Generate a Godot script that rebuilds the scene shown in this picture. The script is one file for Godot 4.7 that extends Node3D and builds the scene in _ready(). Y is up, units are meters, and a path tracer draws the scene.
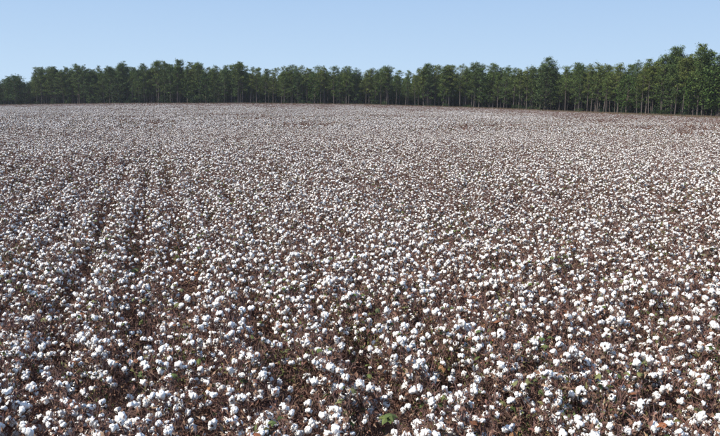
extends Node3D
# A ripe cotton field running back to the edge of a pine wood, seen from about four metres up. Metres, y up, camera looks down -z.

const F := 692.0                 # focal length in pixels of the 720 x 436 photograph
const CAM_H := 4.0
const ROW := 0.92                # row spacing
const ROW_TURN := -0.288         # rows run off to the left of the view
const NEAR_COUNT := 300
const PINES := 15

var rng := RandomNumberGenerator.new()
var M := {}
var counts := {}
var swell := FastNoiseLite.new()
var patch := FastNoiseLite.new()
var fine := FastNoiseLite.new()

# px of the photograph -> depth of the field's far edge, rise of the ground there, outline of the treetops
var EDGE := [[-160.0, 400.0], [0.0, 380.0], [120.0, 352.0], [240.0, 325.0], [360.0, 303.0], [480.0, 283.0], [560.0, 250.0], [640.0, 215.0], [720.0, 190.0], [880.0, 150.0]]
var RISE := [[-160.0, -1.4], [0.0, -1.0], [120.0, 0.7], [240.0, 1.6], [360.0, 1.8], [480.0, 1.1], [560.0, 0.45], [640.0, 0.15], [720.0, -0.05], [880.0, -0.2]]
var TOPS := [[-160.0, 84.0], [0.0, 83.0], [10.0, 79.0], [20.0, 75.0], [31.0, 83.0], [43.0, 69.0], [55.0, 69.0], [80.0, 66.0], [100.0, 68.0], [125.0, 65.0], [145.0, 66.0], [160.0, 63.5], [180.0, 62.5], [200.0, 65.0], [215.0, 69.0], [240.0, 64.0], [270.0, 70.0], [290.0, 67.0], [345.0, 68.0], [360.0, 72.0], [385.0, 68.0], [400.0, 73.0], [425.0, 66.0], [445.0, 68.0], [470.0, 65.0], [490.0, 66.0], [510.0, 70.0], [526.0, 69.0], [540.0, 60.0], [554.0, 67.0], [570.0, 65.0], [590.0, 66.0], [612.0, 66.0], [630.0, 66.0], [640.0, 62.0], [652.0, 60.0], [668.0, 50.0], [678.0, 56.0], [692.0, 48.0], [704.0, 58.0], [720.0, 60.0], [880.0, 40.0]]


class Geo:
	var v := PackedVector3Array()
	var n := PackedVector3Array()
	var c := PackedColorArray()
	var i := PackedInt32Array()

	func tri(a: Vector3, b: Vector3, d: Vector3, col: Color) -> void:
		var nn := (d - a).cross(b - a).normalized()
		var k := v.size()
		v.push_back(a); v.push_back(b); v.push_back(d)
		for q in 3:
			n.push_back(nn); c.push_back(col)
		i.push_back(k); i.push_back(k + 1); i.push_back(k + 2)

	func quad(a: Vector3, b: Vector3, d: Vector3, e: Vector3, col: Color) -> void:
		tri(a, b, d, col)
		tri(a, d, e, col)

	func tube(pts: Array, radii: Array, sides: int, col: Color) -> void:
		# a tapered round bar along pts with smooth normals
		var k0 := v.size()
		for p in pts.size():
			var fwd: Vector3 = (pts[mini(p + 1, pts.size() - 1)] - pts[maxi(p - 1, 0)]).normalized()
			var side := fwd.cross(Vector3(0.13, 0.31, 0.94)).normalized()
			var up := side.cross(fwd)
			for s in sides:
				var a := TAU * s / sides
				var o := side * cos(a) + up * sin(a)
				v.push_back(pts[p] + o * radii[p]); n.push_back(o); c.push_back(col)
		for p in pts.size() - 1:
			for s in sides:
				var a := k0 + p * sides + s
				var b := k0 + p * sides + (s + 1) % sides
				var d := a + sides
				var e := b + sides
				for q in [a, b, e, a, e, d]:
					i.push_back(q)

	func blob(at: Vector3, r: Vector3, nu: int, nv: int, shape: Callable, col: Color) -> void:
		# a closed lump: shape(direction) scales its radius; smooth normals from the faces
		var k0 := v.size()
		for y in nv + 1:
			var f := PI * y / nv
			for x in nu:
				var a := TAU * (x + 0.5 * (y % 2)) / nu
				var d := Vector3(sin(f) * cos(a), cos(f), sin(f) * sin(a))
				v.push_back(at + d * r * float(shape.call(d))); n.push_back(Vector3.ZERO); c.push_back(col)
		var k1 := i.size()
		for y in nv:
			for x in nu:
				var a := k0 + y * nu + x
				var b := k0 + y * nu + (x + 1) % nu
				var d := a + nu
				var e := b + nu
				if y > 0:
					for q in [a, b, e]:
						i.push_back(q)
				if y < nv - 1:
					for q in [a, e, d]:
						i.push_back(q)
		for t in range(k1, i.size(), 3):
			var nn := (v[i[t + 2]] - v[i[t]]).cross(v[i[t + 1]] - v[i[t]])
			for q in 3:
				n[i[t + q]] += nn
		for y in [0, nv]:                     # poles: one shared normal
			var s := Vector3.ZERO
			for x in nu:
				s += n[k0 + y * nu + x]
			for x in nu:
				n[k0 + y * nu + x] = s
		for k in range(k0, v.size()):
			n[k] = n[k].normalized()

	func add(g: Geo, t: Transform3D, tint := Color.WHITE) -> void:
		var k0 := v.size()
		var turn := t.basis.orthonormalized()
		for k in g.v.size():
			v.push_back(t * g.v[k]); n.push_back(turn * g.n[k]); c.push_back(g.c[k] * tint)
		for q in g.i:
			i.push_back(q + k0)

	func put(m: ArrayMesh, mat: Material) -> void:
		if v.is_empty():
			return
		var a := []
		a.resize(Mesh.ARRAY_MAX)
		a[Mesh.ARRAY_VERTEX] = v
		a[Mesh.ARRAY_NORMAL] = n
		a[Mesh.ARRAY_COLOR] = c
		a[Mesh.ARRAY_INDEX] = i
		m.add_surface_from_arrays(Mesh.PRIMITIVE_TRIANGLES, a)
		m.surface_set_material(m.get_surface_count() - 1, mat)

	func mesh(mat: Material) -> ArrayMesh:
		var m := ArrayMesh.new()
		put(m, mat)
		return m


# ---------------------------------------------------------------- small helpers

func numbered(called: String) -> String:
	var k: int = counts.get(called, 0)
	counts[called] = k + 1
	return called if k == 0 else "%s_%03d" % [called, k]

func tag(o: Node, label := "", category := "", group := "", kind := "") -> void:
	for e in [["label", label], ["category", category], ["group", group], ["kind", kind]]:
		if e[1] != "":
			o.set_meta(e[0], e[1])

func part(called: String, m: Mesh, parent: Node) -> MeshInstance3D:
	var o := MeshInstance3D.new()
	o.name = called
	o.mesh = m
	parent.add_child(o, true)
	return o

func base(called: String) -> Node3D:
	var o := Node3D.new()
	o.name = numbered(called)
	return o

func lerp_table(t: Array, x: float) -> float:
	if x <= t[0][0]:
		return t[0][1]
	for k in range(1, t.size()):
		if x <= t[k][0]:
			return lerpf(t[k - 1][1], t[k][1], (x - t[k - 1][0]) / (t[k][0] - t[k - 1][0]))
	return t[t.size() - 1][1]

func px_of(x: float, z: float) -> float:
	return 360.0 + F * x / maxf(-z, 1.0)

func edge_depth(px: float) -> float:
	return lerp_table(EDGE, clampf(px, -160.0, 880.0))

func land(x: float, z: float) -> float:
	# the lie of the land without the furrows
	if z > -30.0:
		return 0.0
	var px := clampf(px_of(x, z), -160.0, 880.0)
	var s := smoothstep(0.1, 1.0, -z / edge_depth(px))
	return lerp_table(RISE, px) * s

func to_row(x: float, z: float) -> Vector2:
	# (along the row, across the rows)
	var s := sin(ROW_TURN)
	var c := cos(ROW_TURN)
	return Vector2(x * s - z * c, x * c + z * s)

func from_row(u: float, w: float) -> Vector3:
	var s := sin(ROW_TURN)
	var c := cos(ROW_TURN)
	return Vector3(u * s + w * c, 0, -u * c + w * s)

func soil_height(x: float, z: float) -> float:
	var h := land(x, z)
	var d := sqrt(x * x + z * z)
	if d < 60.0:
		var q := to_row(x, z)
		var k := 1.0 - smoothstep(30.0, 60.0, d)
		h += k * (0.05 * cos(TAU * q.y / ROW) + 0.02 * fine.get_noise_2d(x * 6.0, z * 6.0))
	return h

func many(called: String, m: Mesh, where: Array, parent: Node) -> MultiMeshInstance3D:
	var mm := MultiMesh.new()
	mm.transform_format = MultiMesh.TRANSFORM_3D
	mm.mesh = m
	mm.instance_count = where.size()
	for k in where.size():
		mm.set_instance_transform(k, where[k])
	var o := MultiMeshInstance3D.new()
	o.name = called
	o.multimesh = mm
	parent.add_child(o, true)
	return o

func mat(color: Color, rough := 0.9, two_sided := false, back := 0.0) -> StandardMaterial3D:
	# vertex colours carry the base colours, as linear values; color is a tint
	var m := StandardMaterial3D.new()
	m.albedo_color = color
	m.vertex_color_use_as_albedo = true
	m.roughness = rough
	m.metallic_specular = 0.25
	if two_sided:
		m.cull_mode = BaseMaterial3D.CULL_DISABLED
	if back > 0.0:
		m.backlight_enabled = true
		m.backlight = Color(back, back, back)
	return m

func noise_tex(freq: float, ramp: Array, size := 512, sd := 1, octaves := 5) -> NoiseTexture2D:
	var n := FastNoiseLite.new()
	n.seed = sd
	n.frequency = freq
	n.fractal_octaves = octaves
	var g := Gradient.new()
	g.offsets = PackedFloat32Array(ramp.map(func(e): return e[0]))
	g.colors = PackedColorArray(ramp.map(func(e): return e[1]))
	var t := NoiseTexture2D.new()
	t.width = size
	t.height = size
	t.seamless = true
	t.noise = n
	t.color_ramp = g
	return t

func vary(c: Color, amount: float) -> Color:
	var k := 1.0 + rng.randf_range(-amount, amount)
	return Color(c.r * k * (1.0 + rng.randf_range(-0.3, 0.3) * amount), c.g * k, c.b * k * (1.0 + rng.randf_range(-0.3, 0.3) * amount))


# ---------------------------------------------------------------- cotton

func cotton_lump(g: Geo, at: Vector3, r: float, level: int, sd: float, locks: int) -> void:
	# an open boll: four or five fluffy locks of lint, some slipping down out of the bur
	var w := fine
	var tone := 0.84 - 0.10 * fposmod(sd * 0.37, 1.0)
	var col := Color(tone, tone * 0.975, tone * 0.92)
	var fluff := func(d: Vector3, k: float) -> float:
		return 0.96 + 0.46 * w.get_noise_3d(d.x * 16.0 + k * 31.0, d.y * 16.0 + sd * 9.0, d.z * 16.0) + 0.34 * w.get_noise_3d(d.x * 48.0, d.y * 48.0 + sd * 17.0, d.z * 48.0 + k * 5.0)
	if level == 2:
		var long := Vector3(0.80 + 0.3 * fposmod(sd * 0.71, 1.0), 1.0 - 0.25 * fposmod(sd * 0.43, 1.0), 0.80 + 0.3 * fposmod(sd * 0.29, 1.0))
		g.blob(at, long * r, 5, 3, fluff.bind(sd), col)
		return
	for k in locks:
		var f := fposmod(sd * 0.61 + k * 0.377, 1.0)
		var a := TAU * (k + 0.5 * f) / locks + sd
		var hang := r * (1.0 * f * f - 0.2)
		var p := at + Vector3(cos(a) * r * 0.47, -hang * 0.75, sin(a) * r * 0.47)
		var size := r * (0.38 + 0.30 * fposmod(sd * 0.83 + k * 0.618, 1.0))
		g.blob(p, Vector3(size, size * (1.0 + 0.45 * f), size), [9, 5][level], [7, 4][level], fluff.bind(float(k)), col * Color(1.0, 1.0 - 0.02 * f, 1.0 - 0.05 * f))

func bur(g: Geo, r: float, sd: float) -> void:
	# five dry pointed segments under the lint
	for k in 5:
		var a := TAU * k / 5.0 + sd
		var o := Vector3(cos(a), 0, sin(a))
		var s := Vector3(-sin(a), 0, cos(a))
		var low := Vector3(0, -r * 0.95, 0)
		var tip := o * r * 1.12 + Vector3(0, -r * 0.25, 0)
		var l := o * r * 0.62 - s * r * 0.34 + Vector3(0, -r * 0.72, 0)
		var q := o * r * 0.62 + s * r * 0.34 + Vector3(0, -r * 0.72, 0)
		var col := vary(Color(0.14, 0.075, 0.045), 0.25)
		g.tri(low, l, tip, col)
		g.tri(low, tip, q, col)

func scrap(g: Geo, at: Vector3, size: float, col: Color) -> void:
	# a curled dry leaf or bract, folded along its midrib and bent at the tip
	var b := Basis.from_euler(Vector3(rng.randf_range(-1.3, 1.3), rng.randf() * TAU, rng.randf_range(-1.3, 1.3)))
	var w := size * rng.randf_range(0.10, 0.32)
	var up := size * rng.randf_range(0.05, 0.3)
	var p0 := at
	var p1 := at + b * Vector3(-w, up, size * 0.45)
	var p2 := at + b * Vector3(0, -up * 0.3, size * 0.6)
	var p3 := at + b * Vector3(w, up * 0.7, size * 0.4)
	var p4 := at + b * Vector3(rng.randf_range(-w, w), -up, size)
	g.tri(p0, p1, p2, col)
	g.tri(p0, p2, p3, col * 0.93)
	g.tri(p1, p4, p2, col)

func leaf_mesh(sd: int, col: Color) -> ArrayMesh:
	# a three-lobed cotton leaf, slightly cupped
	rng.seed = 900 + sd
	var g := Geo.new()
	var rim := [Vector3(0, 0, 0), Vector3(-0.5, 0, 0.12), Vector3(-0.62, 0, 0.55), Vector3(-0.3, 0, 0.5), Vector3(0, 0, 1.0), Vector3(0.3, 0, 0.5), Vector3(0.62, 0, 0.55), Vector3(0.5, 0, 0.12)]
	var mid := Vector3(0, 0.05, 0.42)
	for k in 8:
		rim[k].y = -0.28 * rim[k].x * rim[k].x - 0.18 * rim[k].z * rim[k].z + rng.randf_range(-0.05, 0.05)
	for k in 8:
		var a: Vector3 = rim[k]
		var b: Vector3 = rim[(k + 1) % 8]
		g.tri(mid * 0.09, a * 0.09, b * 0.09, vary(col, 0.12))
	return g.mesh(M.leaf)

# kinds of cotton plant: height, bolls, reach of the branches, dry scraps, green leaves, rust leaves, lean
var KINDS := [
	{h = 0.96, n = 17, r = 0.40, s = 120, g = 0, q = 0, lean = 0.04, label = "heavily laden cotton plant"},
	{h = 0.88, n = 13, r = 0.38, s = 140, g = 0, q = 1, lean = 0.08, label = "brown cotton plant"},
	{h = 1.02, n = 14, r = 0.36, s = 110, g = 0, q = 0, lean = 0.05, label = "tall bare stemmed cotton plant"},
	{h = 0.80, n = 9, r = 0.35, s = 170, g = 0, q = 2, lean = 0.10, label = "short leafy brown cotton plant"},
	{h = 0.92, n = 16, r = 0.44, s = 120, g = 0, q = 0, lean = 0.12, label = "wide spreading cotton plant leaning over"},
	{h = 0.86, n = 10, r = 0.38, s = 120, g = 10, q = 0, lean = 0.06, label = "cotton plant in regrowth"},
	{h = 0.95, n = 12, r = 0.34, s = 150, g = 2, q = 0, lean = 0.05, label = "narrow upright cotton plant"},
	{h = 0.70, n = 5, r = 0.32, s = 160, g = 0, q = 1, lean = 0.14, label = "thin low cotton plant"},
	{h = 0.98, n = 18, r = 0.42, s = 100, g = 0, q = 0, lean = 0.03, label = "cotton plant packed with thick white clusters"},
	{h = 0.90, n = 11, r = 0.40, s = 150, g = 4, q = 2, lean = 0.09, label = "mixed cotton plant"},
	{h = 0.84, n = 14, r = 0.40, s = 120, g = 0, q = 0, lean = 0.07, label = "low bushy cotton plant"},
	{h = 0.93, n = 8, r = 0.37, s = 180, g = 0, q = 0, lean = 0.06, label = "dark cotton plant thick with dead leaves"},
]
var BROWN := [Color(0.190, 0.104, 0.078), Color(0.148, 0.082, 0.064), Color(0.225, 0.136, 0.095), Color(0.112, 0.063, 0.052), Color(0.28, 0.19, 0.132)]

func skeleton(k: int, level: int) -> Dictionary:
	# the stems of one kind of plant, the dry scraps on them, and where its bolls and leaves sit
	var d: Dictionary = KINDS[k]
	rng.seed = 7000 + k * 13
	var stems := Geo.new()
	var dry := Geo.new()
	var spots := []
	var leaves := []
	var dead := BROWN.duplicate()
	if d.g > 0:                                        # leaves still half green
		dead.append_array([Color(0.14, 0.145, 0.055), Color(0.18, 0.165, 0.07), Color(0.10, 0.12, 0.045)])
	var lean := Vector3(d.lean * cos(k * 2.1), 0, d.lean * sin(k * 2.1))
	var bark := vary(Color(0.19, 0.115, 0.095), 0.2)
	var top := Vector3(lean.x * d.h * 2.0, d.h, lean.z * d.h * 2.0)
	var trunk := []
	for q in 6:
		var f := q / 5.0
		trunk.append(Vector3(top.x * f * f + rng.randf_range(-0.012, 0.012), top.y * f - 0.06 * (1.0 - f), top.z * f * f + rng.randf_range(-0.012, 0.012)))
	stems.tube(trunk, [0.009, 0.008, 0.007, 0.006, 0.005, 0.003], [5, 3, 3][level], bark)
	var places := []
	var nodes := 13
	for b in nodes:
		var f := 0.16 + 0.80 * b / (nodes - 1.0)
		var at := Vector3(top.x * f * f, top.y * f, top.z * f * f)
		var a := b * 2.4 + k + rng.randf_range(-0.4, 0.4)
		var out := Vector3(cos(a), 0, sin(a))
		var reach: float = d.r * (1.15 - 0.75 * f) * rng.randf_range(0.7, 1.15)
		var p1 := at + out * reach * 0.45 + Vector3(0, reach * rng.randf_range(0.35, 0.6), 0)
		var kink := Vector3(-out.z, 0, out.x) * reach * rng.randf_range(-0.25, 0.25)
		var p2 := p1 + out * reach * 0.55 + kink + Vector3(0, reach * rng.randf_range(0.05, 0.45), 0)
		stems.tube([at, p1, p2], [0.005, 0.004, 0.0025], [4, 3, 3][level], vary(bark, 0.15))
		places.append(p2)
		if b % 2 == 0 or d.n > 9:
			places.append(p1 + kink * 0.3 + Vector3(0, 0.03, 0))
		for q in int(d.s * 1.35 / nodes):
			var p := at.lerp(p1, rng.randf()) if rng.randf() < 0.4 else p1.lerp(p2, rng.randf())
			if level < 2 or q % 2 == 0:
				scrap(dry, p + Vector3(rng.randf_range(-0.07, 0.07), rng.randf_range(-0.09, 0.06), rng.randf_range(-0.07, 0.07)), rng.randf_range(0.035, 0.085) * (1.0 if level < 2 else 1.7), vary(dead[rng.randi() % dead.size()], 0.25))
			if level < 2 and rng.randf() < 0.42:      # bare twigs and petioles
				var tip := p + Vector3(rng.randf_range(-0.07, 0.07), rng.randf_range(0.02, 0.17), rng.randf_range(-0.07, 0.07))
				stems.tube([p, tip], [0.0032, 0.002], 3, vary(Color(0.20, 0.125, 0.105), 0.35))
	places.append(trunk[5] + Vector3(0, 0.02, 0))
	# most bolls sit in the upper part of the plant
	places.sort_custom(func(p, q): return p.y > q.y)
	var order := places.slice(0, mini(d.n + 7, places.size()))
	while order.size() > d.n:
		order.remove_at(rng.randi() % order.size())
	for p in order:
		spots.append(Transform3D(Basis.from_euler(Vector3(rng.randf_range(-0.5, 0.5), rng.randf() * TAU, rng.randf_range(-0.5, 0.5))).scaled(Vector3.ONE * lerpf(0.5, 1.2, sqrt(rng.randf()))), p))
	while spots.size() < d.n:                          # pairs side by side
		var s: Transform3D = spots[rng.randi() % spots.size()]
		spots.append(Transform3D(s.basis.rotated(Vector3.UP, 2.0), s.origin + Vector3(rng.randf_range(-0.13, 0.13), rng.randf_range(-0.15, 0.02), rng.randf_range(-0.13, 0.13))))
	for s in spots:                                    # dry bracts stand round each boll
		for q in (4 if level < 2 else 2):
			var a := rng.randf() * TAU
			scrap(dry, s.origin + Vector3(cos(a) * 0.045, rng.randf_range(-0.045, 0.01), sin(a) * 0.045), rng.randf_range(0.04, 0.075) * (1.0 if level < 2 else 1.4), vary(BROWN[rng.randi() % 5], 0.25))
	for q in d.g + d.q:
		var p: Vector3 = places[rng.randi() % places.size()]
		leaves.append([q < d.g, Transform3D(Basis.from_euler(Vector3(rng.randf_range(-0.2, 0.9), rng.randf() * TAU, rng.randf_range(-0.4, 0.4))).scaled(Vector3.ONE * rng.randf_range(0.7, 1.2)), p + Vector3(rng.randf_range(-0.05, 0.05), rng.randf_range(-0.08, 0.05), rng.randf_range(-0.05, 0.05)))])
	return {stems = stems, dry = dry, spots = spots, leaves = leaves}


# ---------------------------------------------------------------- trees

func tuft(g: Geo, at: Vector3, r: Vector3, count: int, size: float, col: Color) -> void:
	for k in count:
		var d := Vector3(rng.randfn(), rng.randfn(), rng.randfn()) * 0.52
		var p := at + d * r
		var b := Basis.from_euler(Vector3(rng.randf() * TAU, rng.randf() * TAU, rng.randf() * TAU))
		var s := size * rng.randf_range(0.6, 1.3)
		g.tri(p, p + b.x * s, p + (b.x * 0.4 + b.y * 0.75) * s, vary(col, 0.22))

func pine(sd: int, col: Color, clear: float, spread: float, bushy: float) -> Array:
	# a pine of height 1 m x 18; returns [trunk mesh, crown mesh, limb mesh]
	rng.seed = 300 + sd
	var H := 18.0
	var wood := Geo.new()
	var limbs := Geo.new()
	var crown := Geo.new()
	var bark := Color(0.115, 0.095, 0.086)
	var pts := []
	var rad := []
	var bend := Vector3(rng.randf_range(-0.5, 0.5), 0, rng.randf_range(-0.5, 0.5))
	for k in 9:
		var f := k / 8.0
		pts.append(Vector3(bend.x * sin(f * 2.6), H * f * 0.97 - 0.3 * (1.0 - f), bend.z * sin(f * 2.6)))
		rad.append(0.21 * (1.0 - f) + 0.03 + (0.06 if k == 0 else 0.0))
	wood.tube(pts, rad, 8, bark)
	var n := int(30 * bushy)
	for k in n:
		var f := clear + (0.99 - clear) * pow(float(k) / (n - 1), 0.85)
		var c := (f - clear) / (1.0 - clear)
		var reach := spread * (0.35 + 1.1 * sin(PI * clampf(0.18 + 0.72 * c, 0.0, 1.0))) * rng.randf_range(0.4, 1.35) * (1.0 - 0.58 * c)
		var a := k * 2.4 + rng.randf_range(-0.6, 0.6)
		var q := clampf(f * 8.0, 0.0, 7.999)
		var at: Vector3 = pts[int(q)].lerp(pts[int(q) + 1], fposmod(q, 1.0))
		var out := Vector3(cos(a), 0, sin(a))
		var tip := at + out * reach + Vector3(0, reach * lerpf(0.05, 0.6, c) + rng.randf_range(-0.2, 0.4), 0)
		limbs.tube([at, at.lerp(tip, 0.5) + Vector3(0, -0.1, 0), tip], [0.07 * (1.1 - c), 0.045 * (1.1 - c), 0.02], 4, bark)
		var here := vary(col, 0.18)
		tuft(crown, tip, Vector3(0.75, 0.5, 0.75) * rng.randf_range(0.6, 1.35), 62, 0.27, here)
		if reach > 1.1:
			tuft(crown, at.lerp(tip, 0.55) + Vector3(0, 0.2, 0), Vector3(0.7, 0.42, 0.7), 40, 0.28, here)
		if rng.randf() < 0.5:
			tuft(crown, tip + Vector3(rng.randf_range(-0.9, 0.9), rng.randf_range(-0.3, 0.6), rng.randf_range(-0.9, 0.9)), Vector3(0.6, 0.4, 0.6), 26, 0.34, here)
	tuft(crown, pts[8] + Vector3(0, 0.0, 0), Vector3(0.6, 0.6, 0.6), 60, 0.27, col)
	tuft(crown, pts[8] + Vector3(0.3, -1.1, -0.2), Vector3(1.0, 0.5, 1.0), 70, 0.27, col)
	# a few dead stubs on the clear trunk
	for k in 6:
		var f := clear * rng.randf_range(0.45, 1.0)
		var a := rng.randf() * TAU
		var q := clampf(f * 8.0, 0.0, 7.999)
		var at: Vector3 = pts[int(q)].lerp(pts[int(q) + 1], fposmod(q, 1.0))
		limbs.tube([at, at + Vector3(cos(a), 0.15, sin(a)) * rng.randf_range(0.5, 1.3)], [0.03, 0.012], 3, bark)
	return [wood.mesh(M.bark), crown.mesh(M.needles), limbs.mesh(M.bark)]

func broadleaf(sd: int, col: Color, low: float, wide: float, H: float, bare := false) -> Array:
	rng.seed = 500 + sd
	var wood := Geo.new()
	var limbs := Geo.new()
	var crown := Geo.new()
	var bark := Color(0.15, 0.12, 0.10)
	if bare:
		bark = Color(0.15, 0.12, 0.115)
	var pts := [Vector3(0, -0.3, 0), Vector3(0.1, H * 0.25, 0.05), Vector3(-0.1, H * 0.5, 0.1), Vector3(0.1, H * 0.8, 0)]
	wood.tube(pts, [0.26, 0.2, 0.15, 0.06], 8, bark)
	var n := 26
	for k in n:
		var c := float(k) / (n - 1)
		var a := k * 2.4 + rng.randf_range(-0.5, 0.5)
		var y := lerpf(low, 0.94, c)
		var reach := wide * sqrt(maxf(0.06, 1.0 - pow(absf(c - 0.42) / 0.6, 2.2))) * rng.randf_range(0.6, 1.1)
		var from := Vector3(0, H * clampf(y - 0.16, 0.12, 0.78), 0)
		var tip := Vector3(cos(a) * reach, H * y, sin(a) * reach)
		var mid := from.lerp(tip, 0.55) + Vector3(0, 0.3, 0)
		limbs.tube([from, mid, tip], [0.09, 0.05, 0.02], 4, bark)
		if bare:
			for q in 16:
				var s := mid.lerp(tip, rng.randf())
				limbs.tube([s, s + Vector3(rng.randf_range(-1.0, 1.0), rng.randf_range(0.1, 1.3), rng.randf_range(-1.0, 1.0))], [0.03, 0.012], 3, vary(bark, 0.2))
		else:
			var here := vary(col, 0.18)
			tuft(crown, tip, Vector3(1.1, 0.8, 1.1) * wide / 3.0, 70, 0.34, here)
			tuft(crown, mid, Vector3(1.2, 0.8, 1.2) * wide / 3.0, 50, 0.34, here)
	return [wood.mesh(M.bark), null if bare else crown.mesh(M.needles), limbs.mesh(M.bark)]

func shrub(sd: int, col: Color) -> Array:
	rng.seed = 600 + sd
	var stems := Geo.new()
	var leaves := Geo.new()
	for k in 9:
		var a := k * 2.4
		var tip := Vector3(cos(a) * rng.randf_range(0.4, 1.3), rng.randf_range(1.2, 2.9), sin(a) * rng.randf_range(0.4, 1.3))
		stems.tube([Vector3(cos(a) * 0.1, -0.1, sin(a) * 0.1), tip * 0.5, tip], [0.04, 0.025, 0.012], 4, Color(0.13, 0.10, 0.08))
		tuft(leaves, tip, Vector3(0.7, 0.6, 0.7), 60, 0.28, vary(col, 0.2))
		tuft(leaves, tip * 0.55, Vector3(0.8, 0.6, 0.8), 40, 0.28, vary(col, 0.2))
	return [stems.mesh(M.bark), leaves.mesh(M.needles)]

func make_tree(called: String, meshes: Array) -> Node3D:
	var t := base(called)
	part("trunk", meshes[0], t)
	if meshes[1]:
		part("crown", meshes[1], t)
	part("limbs", meshes[2], t).set_meta("kind", "stuff")
	return t


# ---------------------------------------------------------------- the scene

func _ready() -> void:
	# camera
	var cam := Camera3D.new()
	cam.name = "camera"
	cam.fov = rad_to_deg(2.0 * atan(218.0 / F))
	cam.near = 0.1
	cam.far = 6000.0
	add_child(cam)
	cam.position = Vector3(0, CAM_H, 0)
	cam.rotation = Vector3(-atan((218.0 - 102.0) / F), 0, 0.0125)
	cam.rotation_order = EULER_ORDER_YXZ
	cam.current = true
	# sky and air
	var sky := ProceduralSkyMaterial.new()
	sky.sky_top_color = Color(0.41, 0.592, 0.835)
	sky.sky_horizon_color = Color(0.755, 0.852, 0.935)
	sky.sky_curve = 0.18
	sky.ground_bottom_color = Color(0.32, 0.27, 0.24)
	sky.ground_horizon_color = Color(0.70, 0.76, 0.84)
	sky.sun_angle_max = 95.0
	sky.sun_curve = 0.25
	sky.energy_multiplier = 0.86
	var env := Environment.new()
	env.background_mode = Environment.BG_SKY
	env.sky = Sky.new()
	env.sky.sky_material = sky
	env.tonemap_mode = Environment.TONE_MAPPER_LINEAR
	env.tonemap_exposure = 1.3
	env.sdfgi_enabled = true
	env.ssao_enabled = true
	env.ssil_enabled = true
	env.fog_enabled = true
	env.fog_light_color = Color(0.86, 0.88, 0.92)
	env.fog_density = 0.0001
	var world := WorldEnvironment.new()
	world.name = "world_environment"
	world.environment = env
	add_child(world)
	# sun: high on the left
	var sun := DirectionalLight3D.new()
	sun.name = "sun"
	sun.light_color = Color(1.0, 0.975, 0.945)
	sun.light_energy = 1.5
	sun.light_angular_distance = 0.55
	sun.shadow_enabled = true
	add_child(sun)
	var az := deg_to_rad(-112.0)
	var el := deg_to_rad(48.0)
	var to_sun := Vector3(sin(az) * cos(el), sin(el), -cos(az) * cos(el))
	sun.look_at_from_position(Vector3.ZERO, -to_sun, Vector3.UP)

	patch.seed = 5
	patch.frequency = 0.055
	patch.fractal_octaves = 3
	swell.seed = 11
	swell.frequency = 0.021
	fine.seed = 3
	fine.frequency = 0.11
	fine.fractal_octaves = 2
	M.lint = mat(Color.WHITE, 1.0)
	M.lint.metallic_specular = 0.05
	M.dry = mat(Color.WHITE, 0.9, true, 0.12)
	M.stem = mat(Color.WHITE, 0.8)
	M.leaf = mat(Color.WHITE, 0.6, true, 0.3)
	M.bark = mat(Color.WHITE, 0.95)
	M.needles = mat(Color.WHITE, 0.7, true, 0.25)

	build_ground()
	build_wood()
	build_cotton()

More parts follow.
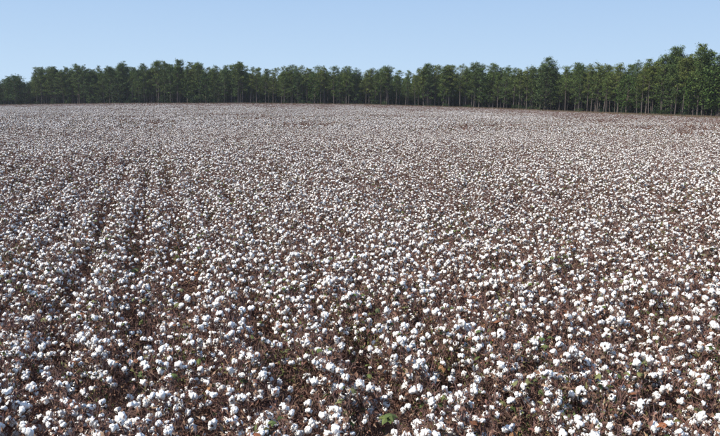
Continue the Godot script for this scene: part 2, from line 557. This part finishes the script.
func build_ground() -> void:
	# one polar sheet, fine near the camera where the furrows show, reaching past the horizon
	var soil := StandardMaterial3D.new()
	soil.roughness = 1.0
	soil.metallic_specular = 0.1
	soil.uv1_triplanar = true
	soil.uv1_world_triplanar = true
	soil.uv1_scale = Vector3.ONE * 0.45
	soil.albedo_texture = noise_tex(0.02, [[0.0, Color(0.26, 0.20, 0.18)], [0.4, Color(0.37, 0.295, 0.26)], [0.7, Color(0.44, 0.355, 0.31)], [1.0, Color(0.53, 0.44, 0.39)]], 1024, 21, 6)
	soil.normal_enabled = true
	soil.normal_scale = 1.0
	var bump := noise_tex(0.05, [[0.0, Color.BLACK], [1.0, Color.WHITE]], 1024, 22, 5)
	bump.color_ramp = null
	bump.as_normal_map = true
	bump.bump_strength = 6.0
	soil.normal_texture = bump
	var v := PackedVector3Array()
	var n := PackedVector3Array()
	var ix := PackedInt32Array()
	var radii := [0.0]
	var r := 0.6
	while r < 5000.0:
		radii.append(r)
		r += maxf(0.11, r * 0.012 if r < 40.0 else r * 0.05)
	var around := 540
	for rr in radii:
		for k in around:
			# finer in front of the camera
			var t := 2.0 * k / around - 1.0
			var a := PI * (0.3 * t + 0.7 * t * t * t)
			var x: float = rr * sin(a)
			var z: float = -rr * cos(a)
			v.push_back(Vector3(x, soil_height(x, z), z))
			n.push_back(Vector3.ZERO)
	for j in radii.size() - 1:
		for k in around:
			var a: int = j * around + k
			var b: int = j * around + (k + 1) % around
			var c := a + around
			var d := b + around
			for q in [a, d, b, a, c, d]:
				ix.push_back(q)
	for t in range(0, ix.size(), 3):
		var nn := (v[ix[t + 2]] - v[ix[t]]).cross(v[ix[t + 1]] - v[ix[t]])
		for q in 3:
			n[ix[t + q]] += nn
	for k in n.size():
		n[k] = n[k].normalized() if n[k].length() > 1e-12 else Vector3.UP
	var a := []
	a.resize(Mesh.ARRAY_MAX)
	a[Mesh.ARRAY_VERTEX] = v
	a[Mesh.ARRAY_NORMAL] = n
	a[Mesh.ARRAY_INDEX] = ix
	var m := ArrayMesh.new()
	m.add_surface_from_arrays(Mesh.PRIMITIVE_TRIANGLES, a)
	m.surface_set_material(0, soil)
	var g := part("ground", m, self)
	tag(g, "brown furrowed soil under the cotton rows and the wood", "ground", "", "structure")
	# dead leaves, bits of stalk and fallen lint between the rows
	rng.seed = 41
	var kinds := []
	for k in 5:
		var lg := Geo.new()
		for q in 5:
			scrap(lg, Vector3(rng.randf_range(-0.12, 0.12), 0.012, rng.randf_range(-0.12, 0.12)), rng.randf_range(0.04, 0.09), vary(BROWN[rng.randi() % 5] * 1.25, 0.3))
		if k == 4:
			for q in 3:
				lg.tube([Vector3(rng.randf_range(-0.15, 0.15), 0.01, rng.randf_range(-0.15, 0.15)), Vector3(rng.randf_range(-0.2, 0.2), 0.02, rng.randf_range(-0.2, 0.2))], [0.005, 0.003], 3, BROWN[0])
		kinds.append([lg.mesh(M.dry), []])
	var flock := Geo.new()
	cotton_lump(flock, Vector3(0, 0.015, 0), 0.024, 1, 3.3, 3)
	kinds.append([flock.mesh(M.lint), []])
	for k in 16000:
		var d := sqrt(rng.randf_range(4.0, 676.0))
		var b := rng.randf_range(-0.62, 0.62)
		var p := Vector3(d * sin(b), 0, -d * cos(b))
		p.y = soil_height(p.x, p.z)
		kinds[5 if rng.randf() < 0.05 else rng.randi() % 5][1].append(Transform3D(Basis(Vector3.UP, rng.randf() * TAU).scaled(Vector3.ONE * rng.randf_range(0.7, 1.3)), p))
	var litter := Node3D.new()
	litter.name = "leaf_litter"
	add_child(litter)
	tag(litter, "dead brown leaves and fallen lint scattered on the soil", "leaf litter", "", "stuff")
	for e in kinds:
		many("scatter", e[0], e[1], litter)

func build_wood() -> void:
	var pines := []
	var greens := [Color(0.098, 0.136, 0.038), Color(0.074, 0.112, 0.036), Color(0.120, 0.146, 0.038), Color(0.086, 0.120, 0.032)]
	var CLEAR := [0.36, 0.30, 0.46, 0.22, 0.40, 0.30, 0.50, 0.26, 0.34, 0.56, 0.42, 0.38, 0.48, 0.30, 0.60]
	var SPREAD := [2.6, 3.1, 2.4, 3.2, 2.8, 2.3, 2.5, 3.5, 2.9, 2.0, 3.3, 1.9, 2.9, 2.6, 2.3]
	var BUSHY := [1.2, 1.5, 1.0, 1.7, 1.25, 1.25, 1.0, 1.8, 1.4, 0.75, 1.0, 1.1, 0.85, 1.35, 0.7]
	for k in PINES:
		pines.append(pine(k, greens[(k * 7) % 4], CLEAR[k], SPREAD[k], BUSHY[k]))
	var PINE_LABEL := ["slender pine with a rounded dark crown", "full pine with broad layered crown", "pine with small high crown on long bare trunk", "bushy pine with foliage far down its trunk", "straight pine with an even green crown", "narrow pine with short limbs", "thin pine with sparse tufted top", "heavy wide crowned pine", "pine with an uneven open crown", "spindly pine with little foliage", "pine with wide airy limbs", "slim pine with a pointed crown", "pine with gappy one sided crown", "medium pine with a soft rounded crown", "pine with a tuft of foliage on a pole trunk"]
	var broads := [broadleaf(0, Color(0.045, 0.080, 0.022), 0.22, 3.6, 12.0), broadleaf(1, Color(0.060, 0.100, 0.024), 0.28, 3.2, 12.0), broadleaf(2, Color(0.050, 0.070, 0.026), 0.2, 3.9, 12.0)]
	var BROAD_LABEL := ["round dark broadleaf tree with foliage near the ground", "lighter green broadleaf tree among the pines", "olive green spreading broadleaf tree at the wood edge"]
	var dead := broadleaf(7, Color.WHITE, 0.3, 2.6, 12.0, true)
	var bushes := [shrub(0, Color(0.035, 0.060, 0.022)), shrub(1, Color(0.050, 0.075, 0.025)), shrub(2, Color(0.030, 0.050, 0.024))]
	var behind := []
	for k in PINES:
		behind.append([])
	# walk along the edge of the field, one spot every few metres
	rng.seed = 77
	var px := -34.0
	while px < 756.0:
		var z := edge_depth(px)
		var here := Vector3((px - 360.0) / F * z, 0, -z)
		var z2 := edge_depth(px + 2.0)
		var step := Vector3((px + 2.0 - 360.0) / F * z2, 0, -z2).distance_to(here) / 2.0    # metres along the edge per px
		for row in 2:
			var back := 1.5 + row * 4.2 + rng.randf_range(-1.3, 1.8)
			var q := px + rng.randf_range(-0.7, 0.7) + row * 1.5 / step
			plant_tree(q, back, row, pines, PINE_LABEL, broads, BROAD_LABEL)
		for row in range(2, 15):
			var q := px + rng.randf_range(-1.5, 1.5) / step
			var back := 1.5 + row * 4.4 + rng.randf_range(-2.0, 2.0)
			var p := spot(q, back)
			var h := tree_height(q, p) * rng.randf_range(0.58, 0.86)
			behind[rng.randi() % PINES].append(Transform3D(Basis(Vector3.UP, rng.randf() * TAU).scaled(Vector3.ONE * h / 18.0), p))
		px += rng.randf_range(1.4, 4.8) / step
	# the rounded trees and undergrowth at the left end, the pale tree at the right
	for e in [[-6.0, 2.0, 0, 0.95], [7.0, 1.0, 2, 0.9], [19.0, 0.5, 0, 1.0], [28.0, 2.0, 2, 0.86], [713.0, 1.0, 1, 0.97], [722.0, 3.0, 1, 0.95]]:
		var t := make_tree("broadleaf_tree", broads[e[2]])
		add_child(t)
		t.position = spot(e[0], e[1])
		var h := tree_height(e[0], t.position) * float(e[3])
		t.scale = Vector3(h / 12.0 * 1.15, h / 12.0, h / 12.0 * 1.15)
		t.rotation.y = rng.randf() * TAU
		tag(t, BROAD_LABEL[e[2]], "tree", "trees along the edge of the wood")
	# the pines that stand out above the rest
	for e in [[43.0, 0, 1.2, 4], [58.0, 1, 1.2, 0], [80.0, 8, 1.2, 1], [125.0, 3, 1.1, 2], [146.0, 1, 1.1, 0], [160.0, 4, 1.1, 1], [181.0, 7, 1.0, 2], [200.0, 0, 1.2, 0], [241.0, 1, 1.1, 1], [291.0, 8, 1.2, 2], [345.0, 0, 1.2, 0], [385.0, 4, 1.2, 1], [424.0, 8, 1.1, 2], [446.0, 2, 1.3, 0], [471.0, 1, 1.1, 1], [490.0, 4, 1.2, 2], [541.0, 7, 1.05, 0], [571.0, 0, 1.2, 1], [591.0, 6, 1.3, 2], [613.0, 2, 1.3, 0], [641.0, 1, 1.0, 1], [656.0, 8, 1.0, 1], [667.0, 7, 0.95, 2], [692.0, 1, 1.0, 0], [699.0, 8, 1.0, 2]]:
		var t := make_tree("pine_tree", pines[e[1]])
		add_child(t)
		t.position = spot(e[0], 1.0 + e[3] * 1.3)
		var h := tree_height(e[0], t.position) * 1.02
		t.scale = Vector3(h / 18.0 * e[2] * 0.88, h / 18.0, h / 18.0 * e[2] * 0.88)
		t.rotation.y = rng.randf() * TAU
		tag(t, PINE_LABEL[e[1]] + ", topping its neighbours", "tree", "trees along the edge of the wood")
	var bare := make_tree("bare_tree", dead)
	add_child(bare)
	bare.position = spot(426.0, 4.0)
	bare.scale = Vector3.ONE * 0.95
	tag(bare, "leafless grey brown tree among the dark pines", "tree", "trees along the edge of the wood")
	for k in 96:
		var q := rng.randf_range(-30.0, 230.0) if k < 40 else rng.randf_range(230.0, 750.0)
		var b: Array = bushes[k % 3]
		var o := base("undergrowth_shrub")
		part("stems", b[0], o).set_meta("kind", "stuff")
		part("foliage", b[1], o)
		add_child(o)
		o.position = spot(q, rng.randf_range(-0.5, 3.0))
		o.rotation.y = rng.randf() * TAU
		o.scale = Vector3.ONE * (rng.randf_range(0.9, 1.7) if k < 40 else rng.randf_range(0.5, 1.1))
		tag(o, ["dark green shrub growing under the edge trees", "light green shrub growing under the edge trees", "low blackish green shrub growing under the edge trees"][k % 3], "shrub", "undergrowth along the wood edge")
	var wood := Node3D.new()
	wood.name = "pine_wood"
	add_child(wood)
	tag(wood, "dense dark pine wood behind the trees of the field edge", "wood", "", "stuff")
	for k in PINES:
		var whole := ArrayMesh.new()
		for q in 3:
			var a: Array = pines[k][q].surface_get_arrays(0)
			whole.add_surface_from_arrays(Mesh.PRIMITIVE_TRIANGLES, a)
			whole.surface_set_material(q, pines[k][q].surface_get_material(0))
		many("pines", whole, behind[k], wood)
	# saplings and brush that close the view between the trunks
	var brush := [[], [], []]
	for k in 1500:
		var q := rng.randf_range(-60.0, 780.0)
		brush[k % 3].append(Transform3D(Basis(Vector3.UP, rng.randf() * TAU).scaled(Vector3.ONE * rng.randf_range(0.8, 2.2)), spot(q, rng.randf_range(9.0, 60.0))))
	for k in 3:
		var whole := ArrayMesh.new()
		for q in 2:
			whole.add_surface_from_arrays(Mesh.PRIMITIVE_TRIANGLES, bushes[k][q].surface_get_arrays(0))
			whole.surface_set_material(q, bushes[k][q].surface_get_material(0))
		many("brush", whole, brush[k], wood)
	# dry grass and weeds on the headland in front of the trees
	rng.seed = 99
	var weeds := []
	for k in 4:
		var g := Geo.new()
		for q in 60:
			var p := Vector3(rng.randf_range(-1.2, 1.2), 0, rng.randf_range(-1.2, 1.2))
			var s := Vector3(rng.randf_range(-0.05, 0.05), 0, rng.randf_range(-0.05, 0.05))
			g.tri(p - s, p + s, p + Vector3(rng.randf_range(-0.25, 0.25), rng.randf_range(0.7, 1.7), rng.randf_range(-0.25, 0.25)), vary([Color(0.20, 0.135, 0.10), Color(0.17, 0.12, 0.085), Color(0.14, 0.13, 0.065)][rng.randi() % 3], 0.25))
		weeds.append([g.mesh(M.dry), []])
	for k in 4200:
		var q := rng.randf_range(-40.0, 760.0)
		weeds[k % 4][1].append(Transform3D(Basis(Vector3.UP, rng.randf() * TAU), spot(q, rng.randf_range(-6.5, 1.5))))
	var strip := Node3D.new()
	strip.name = "headland_grass"
	add_child(strip)
	tag(strip, "dry brown grass and weeds between the cotton and the wood", "grass", "", "stuff")
	for e in weeds:
		many("grass", e[0], e[1], strip)

func spot(px: float, back: float) -> Vector3:
	# a place so many metres behind the edge of the field
	var z := edge_depth(px) + back
	var x := (px - 360.0) / F * z
	return Vector3(x, land(x, -z), -z)

func tree_height(px: float, p: Vector3) -> float:
	var horizon := 97.6 + 9.0 * px / 720.0
	return (horizon - lerp_table(TOPS, px)) * -p.z / F + CAM_H - p.y

func plant_tree(px: float, back: float, row: int, pines: Array, labels: Array, broads: Array, blabels: Array) -> void:
	var p := spot(px, back)
	var h := tree_height(px, p)
	var t: Node3D
	if rng.randf() < 0.07 and row == 0:
		var k := rng.randi() % 3
		t = make_tree("broadleaf_tree", broads[k])
		h *= rng.randf_range(0.6, 0.85)
		t.scale = Vector3.ONE * h / 12.0
		tag(t, blabels[k], "tree", "trees along the edge of the wood")
	else:
		var k := rng.randi() % PINES
		if px < 200.0 and rng.randf() < 0.7:
			k = [1, 3, 7][rng.randi() % 3]
		t = make_tree("pine_tree", pines[k])
		h *= clampf(1.02 - absf(rng.randfn()) * 0.11, 0.66, 1.02)
		var wide := rng.randf_range(0.7, 1.1)
		t.scale = Vector3(h / 18.0 * wide, h / 18.0, h / 18.0 * wide)
		var rank := h / tree_height(px, p)
		tag(t, "%s, %s%s" % [labels[k], "taller than its neighbours" if rank > 0.93 else "level with its neighbours" if rank > 0.84 else "lower than its neighbours", "" if row == 0 else ", set behind"], "tree", "trees along the edge of the wood")
	add_child(t)
	t.position = p
	t.rotation = Vector3(rng.randfn() * 0.022, rng.randf() * TAU, rng.randfn() * 0.022)

func kind_at(x: float, z: float) -> int:
	# stronger and weaker patches of the stand
	var s := patch.get_noise_2d(x, z) * 0.9 + rng.randf_range(-0.65, 0.65)
	var green := swell.get_noise_2d(x * 4.0 + 400.0, z * 4.0)
	if rng.randf() < 0.21 + maxf(0.0, green - 0.05) * 0.9:
		return [5, 9, 6][rng.randi() % 3]
	if s < -0.5:
		return [3, 7, 11][rng.randi() % 3]
	if s < 0.0:
		return [1, 6, 10, 2, 11][rng.randi() % 5]
	if s < 0.4:
		return [2, 4, 10, 1, 0][rng.randi() % 5]
	return [0, 8, 4, 2][rng.randi() % 4]

func thin_out(o: Node3D, k: int) -> void:
	# every plant has shed some bolls of its own; the label tells what is left
	var words := ["no", "one", "two", "three", "four", "five", "six", "seven", "eight", "nine", "ten", "eleven", "twelve", "thirteen", "fourteen", "fifteen", "sixteen", "seventeen", "eighteen", "nineteen", "twenty", "twenty one"]
	var on := []
	for c in o.get_children():
		if String(c.name).begins_with("boll"):
			on.append(c)
			c.rotate_object_local(Vector3.UP, rng.randf() * TAU)
			c.scale *= rng.randf_range(0.85, 1.12)
	for q in rng.randi() % (1 + on.size() / 3):
		var c: Node = on.pop_at(rng.randi() % on.size())
		o.remove_child(c)
		c.free()
	var more := ""
	if KINDS[k].g:
		more += " and %s green %s" % [words[KINDS[k].g], "leaf" if KINDS[k].g == 1 else "leaves"]
	if KINDS[k].q:
		more += " and %s rust %s" % [words[KINDS[k].q], "leaf" if KINDS[k].q == 1 else "leaves"]
	o.set_meta("label", "%s with %s open bolls%s" % [KINDS[k].label, words[on.size()], more])

func build_cotton() -> void:
	# boll meshes: full for the near plants, plainer further off
	var bolls := []
	var bur_mat := mat(Color.WHITE, 0.85, true)
	rng.seed = 61
	var sizes := [0.0395, 0.035, 0.0425, 0.033, 0.038, 0.045, 0.031]
	var raw := []
	for k in 7:
		var lint := Geo.new()
		var b := Geo.new()
		cotton_lump(lint, Vector3.ZERO, sizes[k], 0, k + 0.7, 4 + k % 2)
		bur(b, sizes[k], k)
		var m := lint.mesh(M.lint)
		b.put(m, bur_mat)
		bolls.append(m)
		var mid := Geo.new()
		cotton_lump(mid, Vector3.ZERO, sizes[k] * 1.14, 1, k + 0.7, 4)
		var low := Geo.new()
		cotton_lump(low, Vector3.ZERO, sizes[k] * 1.2, 2, k + 0.7, 1)
		raw.append([lint, mid, low, b])
	var green := []
	var rust := []
	for k in 3:
		green.append(leaf_mesh(k, [Color(0.115, 0.145, 0.05), Color(0.09, 0.12, 0.042), Color(0.155, 0.165, 0.07)][k]))
		rust.append(leaf_mesh(10 + k, [Color(0.24, 0.095, 0.045), Color(0.19, 0.085, 0.045), Color(0.26, 0.14, 0.07)][k]))
	# one plant of each kind with its parts, and joined versions for the stand beyond
	var proto := []
	var joined := [[], [], []]
	for k in KINDS.size():
		var s := skeleton(k, 0)
		var p := Node3D.new()
		p.name = "cotton_plant"
		part("stem", s.stems.mesh(M.stem), p)
		part("dry_foliage", s.dry.mesh(M.dry), p).set_meta("kind", "stuff")
		for q in s.spots.size():
			part("boll", bolls[(q * 3 + k) % 7], p).transform = s.spots[q]
		for q in s.leaves.size():
			part("leaf", (green if s.leaves[q][0] else rust)[(q + k) % 3], p).transform = s.leaves[q][1]
		tag(p, KINDS[k].label, "cotton plant", "cotton plants in the nearest rows")
		proto.append(p)
		for level in 3:
			var e := s if level == 0 else skeleton(k, level)
			var white := Geo.new()
			var burs := Geo.new()
			var leaves := Geo.new()
			for q in e.spots.size():
				if level > 0 and q % [1, 7, 4][level] == 3:
					continue
				white.add(raw[(q * 3 + k) % 7][level], e.spots[q])
				if level == 0:
					burs.add(raw[(q * 3 + k) % 7][3], e.spots[q])
			for l in e.leaves:
				var a: Array = (green if l[0] else rust)[k % 3].surface_get_arrays(0)
				var lg := Geo.new()
				lg.v = a[Mesh.ARRAY_VERTEX]; lg.n = a[Mesh.ARRAY_NORMAL]; lg.c = a[Mesh.ARRAY_COLOR]; lg.i = a[Mesh.ARRAY_INDEX]
				leaves.add(lg, l[1])
			joined[level].append({white = white, burs = burs, leaves = leaves, stems = e.stems, dry = e.dry})
	var plant_mesh := [[], []]
	for level in 2:
		for j in joined[level]:
			var m := ArrayMesh.new()
			j.white.put(m, M.lint)
			j.stems.put(m, M.stem)
			j.dry.put(m, M.dry)
			j.burs.put(m, bur_mat)
			j.leaves.put(m, M.leaf)
			plant_mesh[level].append(m)
	# where the plants stand: rows to 75 m one by one
	rng.seed = 131
	var stand := []
	var w0 := -roundi(46.0 / ROW)
	for row in range(w0, roundi(70.0 / ROW)):
		var w := row * ROW
		var u := -4.0
		while u < 78.0:
			u += rng.randf_range(0.10, 0.22) * (1.65 if absf(w) < 0.4 else 1.0)
			var p := from_row(u, w + rng.randfn() * 0.17)
			var d := Vector2(p.x, p.z).length()
			if p.z > -1.5 or d < 2.6 or d > 74.0 or absf(p.x) > -p.z * 0.53 + 3.0:
				continue
			var gap := patch.get_noise_2d(p.x * 3.0 + 90.0, p.z * 3.0)
			if gap < -0.5 and rng.randf() < 0.5:
				continue
			p.y = soil_height(p.x, p.z)
			stand.append({p = p, d = d})
	stand.sort_custom(func(a, b): return a.d < b.d)
	var far_off := [[], []]
	for level in 2:
		for k in KINDS.size():
			far_off[level].append([])
	var single := 0
	var cam: Camera3D = get_node("camera")
	var view := cam.transform.affine_inverse()
	for e in stand:
		var k := kind_at(e.p.x, e.p.z)
		var size := (0.98 + 0.14 * patch.get_noise_2d(e.p.x * 0.7, e.p.z * 0.7 + 50.0)) * rng.randf_range(0.86, 1.13)
		var t := Transform3D(Basis.from_euler(Vector3(rng.randfn() * 0.07, rng.randf() * TAU, rng.randfn() * 0.07)).scaled(Vector3.ONE * size), e.p)
		var c: Vector3 = view * (e.p + Vector3(0, 0.75, 0))
		var ix := 360.0 + F * c.x / -c.z
		var iy := 218.0 - F * c.y / -c.z
		if single < NEAR_COUNT and ix > -6.0 and ix < 726.0 and iy < 440.0:
			var o: Node3D = proto[k].duplicate()
			o.name = numbered("cotton_plant")
			add_child(o)
			o.transform = t
			thin_out(o, k)
			single += 1
		else:
			far_off[0 if e.d < 24.0 else 1][k].append(t)
	for p in proto:
		p.free()
	var crop := Node3D.new()
	crop.name = "cotton_crop"
	add_child(crop)
	tag(crop, "white flecked cotton stand reaching from the near rows to the wood", "cotton crop", "", "stuff")
	for level in 2:
		for k in KINDS.size():
			if far_off[level][k].size():
				many("cotton", plant_mesh[level][k], far_off[level][k], crop)
	# beyond that, two rows by two metres at a time
	var tiles := []
	for k in 15:
		rng.seed = 2000 + k
		var white := Geo.new()
		var brown := Geo.new()
		var strong: int = k / 3      # 0 weak ... 3 strong, 4 greening
		for row in 2:
			var u := 0.0
			while u < 2.0:
				u += rng.randf_range(0.13, 0.28)
				var kind: int = [[3, 7, 11, 7, 3], [1, 6, 10, 2, 5], [2, 4, 10, 0, 6], [0, 8, 4, 2, 0], [5, 9, 5, 1, 6]][strong][rng.randi() % 5]
				var j: Dictionary = joined[2][kind]
				var t := Transform3D(Basis(Vector3.UP, rng.randf() * TAU).scaled(Vector3.ONE * rng.randf_range(0.85, 1.15)), Vector3((row - 0.5) * ROW + rng.randfn() * 0.22, 0, u - 1.0))
				if strong > 0 or rng.randf() < 0.45:
					white.add(j.white, t)
				brown.add(j.stems, t)
				brown.add(j.dry, t)
				brown.add(j.leaves, t)
		var m := white.mesh(M.lint)
		brown.put(m, M.dry)
		tiles.append([m, []])
	rng.seed = 171
	var wide := ROW * 2.0
	for a in range(-120, 190):
		for b in range(20, 205):
			var w := a * wide
			var u := b * 2.0
			var p := from_row(u, w)
			var d := Vector2(p.x, p.z).length()
			if d < 74.0 or p.z > -40.0 or absf(p.x) > -p.z * 0.54 + 6.0:
				continue
			if -p.z > edge_depth(px_of(p.x, p.z)) - 7.0:
				continue
			p.y = land(p.x, p.z)
			var s := patch.get_noise_2d(p.x, p.z) * 1.3 + swell.get_noise_2d(p.x, p.z) * 0.5 + rng.randf_range(-0.3, 0.3) - 0.08 - 1.6 * smoothstep(140.0, 20.0, edge_depth(px_of(p.x, p.z)) + p.z)
			var strong := 0 if s < -0.42 else 1 if s < 0.0 else 2 if s < 0.4 else 3
			if rng.randf() < 0.03 + maxf(0.0, swell.get_noise_2d(p.x * 4.0 + 400.0, p.z * 4.0) - 0.1) * 0.8:
				strong = 4
			var turn := ROW_TURN * -1.0 + (PI if rng.randf() < 0.5 else 0.0)
			tiles[strong * 3 + rng.randi() % 3][1].append(Transform3D(Basis(Vector3.UP, turn).scaled(Vector3(1, rng.randf_range(0.9, 1.1), 1)), p))
	for e in tiles:
		if e[1].size():
			many("cotton", e[0], e[1], crop)
